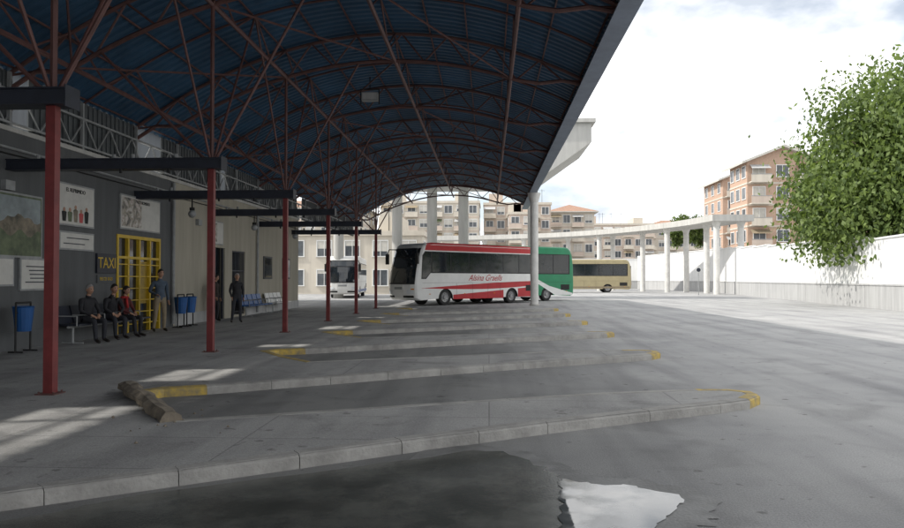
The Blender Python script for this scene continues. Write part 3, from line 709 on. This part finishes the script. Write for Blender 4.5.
def wall(w,a,b,h0,h1,seg,th=.25,pl_h=(1.25,1.4)):
    d_=(b-a).normalized(); nr=Vector((d_.y,-d_.x))
    for i in range(seg):
        p=a.lerp(b,i/seg);q=a.lerp(b,(i+1)/seg); z0=h0+(h1-h0)*i/seg; z1=h0+(h1-h0)*(i+1)/seg; zt=(z0+z1)/2
        def bx(p,q,o0,o1,za,zb,k):
            v4=[p+nr*o0,q+nr*o0,q+nr*o1,p+nr*o1]
            w.add([(v.x,v.y,za) for v in v4]+[(v.x,v.y,zb) for v in v4],[(3,2,1,0),(4,5,6,7),(0,1,5,4),(1,2,6,5),(2,3,7,6),(3,0,4,7)],k)
        bx(p,q,0,th,0,zt,'whitewall'); bx(p,q,-.06,th+.06,zt,zt+.1,'whitewall')
        bx(p+d_*.02,q-d_*.02,-.08,-.003,0,pl_h[0],'greyband'); bx(p,q,-.12,-.003,pl_h[0],pl_h[0]+.08,'greyband')
wall(w,A-Vector((1.5,20)),Bp,3.3,3.6,6); wall(w,Bp,C,3.65,5.2,10)
wall(w,Vector((27.5,93)),Vector((24,121)),5.2,5.2,4)
wall(w,Vector((24,121)),Vector((-60,124)),4.8,4.8,10)
w.build('perimeter_wall')
# ---------------- background buildings ----------------
def bld(name,x0,y0,x1,y1,h,wk,floors,baysx,baysy,roof='hip',rk='tile',bands=True,balc=True,zbase=0):
    P=empty(name,(0,0,zbase)); b=MB(); b.box(x0,y0,0,x1,y1,h,wk)
    fh=h/floors
    b.build('walls',P)
    t=MB(); wn=MB(); bl=MB()
    for f in range(floors):
        z=f*fh
        if bands and f>0: t.box(x0-.06,y0-.06,z-.12,x1+.06,y1+.06,z+.12,'cream' if wk!='cream' else 'salmon')
        for i in range(baysx):
            c=x0+(x1-x0)*(i+.5)/baysx; w2=min(.75,(x1-x0)/baysx*.3); za,zb=z+fh*.3,z+fh*.82; bal=balc and (i%2==0)
            if bal: za=z+fh*.08
            wn.box(c-w2,y0-.03,za,c+w2,y0-.004,zb,'aptglass')
            if random.random()<.6: wn.box(c-w2+.03,y0-.05,zb-(zb-za)*random.uniform(.2,.8),c+w2-.03,y0-.031,zb,'shutter')
            for (a0,a1,b0,b1) in ((c-w2-.1,c-w2,za,zb),(c+w2,c+w2+.1,za,zb),(c-.03,c+.03,za,zb)): t.box(a0,y0-.09,b0,a1,y0-.005,b1,'white')
            t.box(c-w2-.15,y0-.14,za-.1,c+w2+.15,y0-.005,za,'white'); t.box(c-w2-.1,y0-.1,zb,c+w2+.1,y0-.005,zb+.1,'white')
            if bal:
                bl.box(c-w2-.6,y0-1.1,z+.0,c+w2+.6,y0-.15,z+.15,'cream'); bl.box(c-w2-.6,y0-1.1,z+1.05,c+w2+.6,y0-1.03,z+1.12,'greytruss')
                bl.box(c-w2-.58,y0-1.08,z+.15,c+w2+.58,y0-1.05,z+1.05,'cream' if f%2 else 'salmon')
                if random.random()<.5: bl.poly([(c-w2-.5,y0-.15,zb+.1),(c+w2+.5,y0-.15,zb+.1),(c+w2+.5,y0-1.1,zb-.5),(c-w2-.5,y0-1.1,zb-.5)],random.choice(['greyband','tan','postergreen']))
        for i in range(baysy):
            c=y0+(y1-y0)*(i+.5)/baysy; w2=min(.7,(y1-y0)/baysy*.28); za,zb=z+fh*.3,z+fh*.82
            for xs,sg in((x0,-1),(x1,1)):
                a,d_=sorted((xs+sg*.004,xs+sg*.03)); wn.box(a,c-w2,za,d_,c+w2,zb,'aptglass')
                a,d_=sorted((xs+sg*.005,xs+sg*.09)); t.box(a,c-w2-.1,za,d_,c-w2,zb,'white');t.box(a,c+w2,za,d_,c+w2+.1,zb,'white');t.box(a,c-w2-.1,zb,d_,c+w2+.1,zb+.1,'white');t.box(a,c-w2-.15,za-.1,d_,c+w2+.15,za,'white')
    t.build('trim_and_frames',P); wn.build('windows',P); 
    if bl.v: bl.build('balconies',P)
    r=MB(); e=.9
    if roof=='hip':
        r.box(x0-e,y0-e,h,x1+e,y1+e,h+.22,'shutter'); cx0,cx1=x0+(y1-y0)/2.2,x1-(y1-y0)/2.2; cy=(y0+y1)/2
        if cx0>cx1: cx0=cx1=(x0+x1)/2
        hh=h+.22+min(2.2,(y1-y0)*.18)
        r.add([(x0-e,y0-e,h+.22),(x1+e,y0-e,h+.22),(x1+e,y1+e,h+.22),(x0-e,y1+e,h+.22),(cx0,cy,hh),(cx1,cy,hh)],[(0,1,5,4),(1,2,5),(2,3,4,5),(3,0,4)],rk)
    elif roof=='gable':
        cx=(x0+x1)/2; hh=h+(x1-x0)*.2
        r.add([(x0,y0-.001,h),(x1,y0-.001,h),(cx,y0-.001,hh),(x0,y1,h),(x1,y1,h),(cx,y1,hh)],[(0,1,2),(5,4,3)],wk)
        for s,xe_ in((-1,x0),(1,x1)):
            dx=xe_+s*e; dz=h-e*.4
            r.add([(dx,y0-e,dz),(cx,y0-e,hh),(cx,y1+e,hh),(dx,y1+e,dz),(dx,y0-e,dz+.3),(cx,y0-e,hh+.3),(cx,y1+e,hh+.3),(dx,y1+e,dz+.3)],[(0,1,2,3),(0,4,5,1),(0,3,7,4),(2,6,7,3)],'shutter')
            r.add([(dx,y0-e,dz+.31),(cx,y0-e,hh+.31),(cx,y1+e,hh+.31),(dx,y1+e,dz+.31)],[(0,1,2,3)],rk)
        r.box(x1-2,y0+3,h,x1-1.2,y0+4,h+2.4,'cream')
    else:
        r.box(x0-.2,y0-.2,h,x1+.2,y1+.2,h+.5,'cream'); r.box(x0+1,y0+2,h+.5,x0+4,y1-1,h+2.6,wk); r.box(x1-5,y0+2,h+.5,x1-2.5,y1-1,h+2.2,'cream')
        for i in range(4): xx=x0+(x1-x0)*random.random(); r.tube((xx,y0+2,h+.5),(xx,y0+2,h+3.5),.04,'black',5); r.tube((xx-.6,y0+2,h+3.2),(xx+.6,y0+2,h+3.2),.03,'black',4)
    r.build('roof',P); return P
bld('brick_apartment_building',34.3,100,43.5,107,17.2,'brick',6,3,3,'gable','greytile')
bld('brick_apartment_building',39.8,128,50,139,18.6,'brick',6,3,3,'gable','greytile')
bld('brick_apartment_building',45.5,98,58,110,14,'brick',5,4,3,'hip','greytile')
bld('apartment_building',-22,150,-2,162,17.0,'cream',6,8,3,'flat')
bld('apartment_building',-1,156,13,168,17.2,'salmon',6,6,3,'flat')
bld('apartment_building',-50,140,-24,155,15,'cream',5,9,3,'hip')
bld('apartment_building',14,170,24,182,16.8,'cream',5,4,3,'hip')
bld('apartment_building',25,200,44,212,16.0,'salmon',5,7,3,'flat')
bld('apartment_building',45,215,66,228,16.5,'cream',5,7,3,'hip')
bld('apartment_building',4,148,9,154,14.5,'salmon',5,2,2,'flat')
bld('low_station_annex',-34,78,-7,88,6.2,'cream',2,9,3,'flat','tile',False,False)
# ---------------- trees ----------------
def tree(name,x,y,h,r,zc,nl=22000,ls=.24,droop=.5,clumps=70,flat=.8,dark=.35,trunk=.35,sp=.15):
    P=empty(name,(x,y,0)); tk=MB(); base=Vector((0,0,0)); fork=Vector((.2,.1,max(2,zc-r*.75)))
    tk.tube(base,fork,trunk,'bark',12,trunk*.7)
    cl=[]
    for i in range(clumps):
        u=random.random()**.38; a=random.uniform(0,2*math.pi); ph=math.acos(random.uniform(-.85,1))
        ir=random.uniform(.82,1.1)
        cl.append(Vector((math.sin(ph)*math.cos(a)*r*u*ir,math.sin(ph)*math.sin(a)*r*u*ir,zc+math.cos(ph)*(h-zc)*u*ir*flat)))
    for i in range(9):
        c=cl[i*len(cl)//9]; m1=fork.lerp(c,.5)+Vector((0,0,.5)); tk.tube(fork,m1,trunk*.45,'bark',7,trunk*.25); tk.tube(m1,c,trunk*.25,'bark',6,.03)
        for j in range(3):
            d=cl[(i*7+j*3)%len(cl)]
            if (d-m1).length<r: tk.tube(m1,d,trunk*.15,'bark',5,.02)
    tk.build('trunk',P,smooth=True)
    lf=MB(); a_=lf.mi('leaf'); b_=lf.mi('leaf2')
    wts=[random.uniform(.3,1.3) for _ in cl]; picks=random.choices(range(len(cl)),wts,k=nl); dk=[random.uniform(dark-.35,dark+.35) for _ in cl]
    for ci in picks:
        c=cl[ci]; s=r*sp
        p=c+Vector((random.gauss(0,s),random.gauss(0,s),random.gauss(0,s*.7)-abs(random.gauss(0,droop))))
        if p.z<2.5: continue
        d=Vector((random.uniform(-1,1),random.uniform(-1,1),random.uniform(-1.8,.1))).normalized(); sd=d.orthogonal().normalized(); sd=(Matrix.Rotation(random.uniform(0,6.28),3,d)@sd)
        L_=ls*random.uniform(.7,1.5); W_=L_*.3
        o=len(lf.v); lf.v+=[tuple(p-sd*W_*.2),tuple(p+d*L_*.5-sd*W_),tuple(p+d*L_),tuple(p+d*L_*.5+sd*W_)]; lf.f.append((o,o+1,o+2,o+3))
        lf.m.append(b_ if random.random()<dk[ci] else a_)
    lf.build('foliage',P); return P
tree('weeping_tree',26.3,46,16.2,7.2,8.2,85000,.28,1.2,135,.85,.45)
tree('weeping_tree',33,46.5,18.0,6.8,10.0,42000,.30,.9,90,.9,.45)
tree('background_tree',38,145,15,3.6,11.5,4000,.5,.3,25,dark=.8)
tree('background_tree',43,150,13.5,3.5,10.5,4000,.5,.3,25,dark=.7)
hl=MB(); vs=[];fs=[]
for i in range(41):
    x=-400+i*20; z=14+5*math.sin(i*.37)+3*math.sin(i*.9); vs+=[(x,500,0),(x,560,z)]
for i in range(40): fs.append((2*i,2*i+2,2*i+3,2*i+1))
M['hill']=mat('hazy_hill',(0.16,0.19,0.18),0.95,0.15,0.02); hl.add(vs,fs,'hill'); hl.build('hills')
sg=MB(); sg.tube((20.6,74,0),(20.6,74,2.6),.04,'greytruss',8); sg.tube((20.6,73.94,2.5),(20.6,73.97,2.5),.26,'white',24); sg.tube((20.6,73.92,2.5),(20.6,73.938,2.5),.2,'navy',24); sg.build('traffic_sign')
# ---------------- camera, world, sun ----------------
cam=bpy.data.cameras.new('Camera'); cam.lens=29.47; cam.sensor_width=36; cam.clip_end=3000; cam.clip_start=.05
co=bpy.data.objects.new('Camera',cam); co.location=(0,0,1.6); co.rotation_euler=(D(91.16),0,D(2.86)); COL.objects.link(co); S.camera=co
sd=Vector((1.02,0.20,-1.0)).normalized()
su=bpy.data.lights.new('Sun','SUN'); su.energy=4.0; su.angle=D(1.2); su.color=(1,.96,.89)
so=bpy.data.objects.new('Sun',su); so.rotation_euler=sd.to_track_quat('-Z','Y').to_euler(); so.location=(-20,-5,30); COL.objects.link(so)
W=bpy.data.worlds.new('World'); S.world=W; W.use_nodes=True; nt=W.node_tree; N=nt.nodes; L=nt.links
for x in list(N): N.remove(x)
outn=N.new('ShaderNodeOutputWorld'); sky=N.new('ShaderNodeTexSky'); sky.sky_type='NISHITA'; sky.sun_disc=False
sky.sun_elevation=math.asin(-sd.z); sky.sun_rotation=math.atan2(-sd.x,-sd.y)
b1=N.new('ShaderNodeBackground'); b1.inputs[1].default_value=.15; L.new(sky.outputs[0],b1.inputs[0])
b2=N.new('ShaderNodeBackground'); b2.inputs[1].default_value=1.75
tc=N.new('ShaderNodeTexCoord'); mp=N.new('ShaderNodeMapping'); mp.inputs['Scale'].default_value=(1,1,2.2); L.new(tc.outputs['Generated'],mp.inputs[0])
n1=N.new('ShaderNodeTexNoise'); n1.inputs['Scale'].default_value=2.6; n1.inputs['Detail'].default_value=7; n1.inputs['Roughness'].default_value=.55; L.new(mp.outputs[0],n1.inputs['Vector'])
r1=N.new('ShaderNodeValToRGB'); r1.color_ramp.elements[0].position=.32; r1.color_ramp.elements[0].color=(.1,.1,.1,1); r1.color_ramp.elements[1].position=.47; L.new(n1.outputs[0],r1.inputs[0])
n2=N.new('ShaderNodeTexNoise'); n2.inputs['Scale'].default_value=4; n2.inputs['Detail'].default_value=7; L.new(mp.outputs[0],n2.inputs['Vector'])
r2=N.new('ShaderNodeValToRGB'); r2.color_ramp.elements[0].position=.36; r2.color_ramp.elements[0].color=(.42,.46,.52,1); r2.color_ramp.elements[1].position=.52; r2.color_ramp.elements[1].color=(1.0,1.0,1.0,1); L.new(n2.outputs[0],r2.inputs[0]); L.new(r2.outputs[0],b2.inputs[0])
mx=N.new('ShaderNodeMixShader'); L.new(r1.outputs[0],mx.inputs[0]); L.new(b1.outputs[0],mx.inputs[1]); L.new(b2.outputs[0],mx.inputs[2]); L.new(mx.outputs[0],outn.inputs[0])
S.view_settings.view_transform='Standard'; S.view_settings.look='None'; S.view_settings.exposure=0; S.view_settings.gamma=1
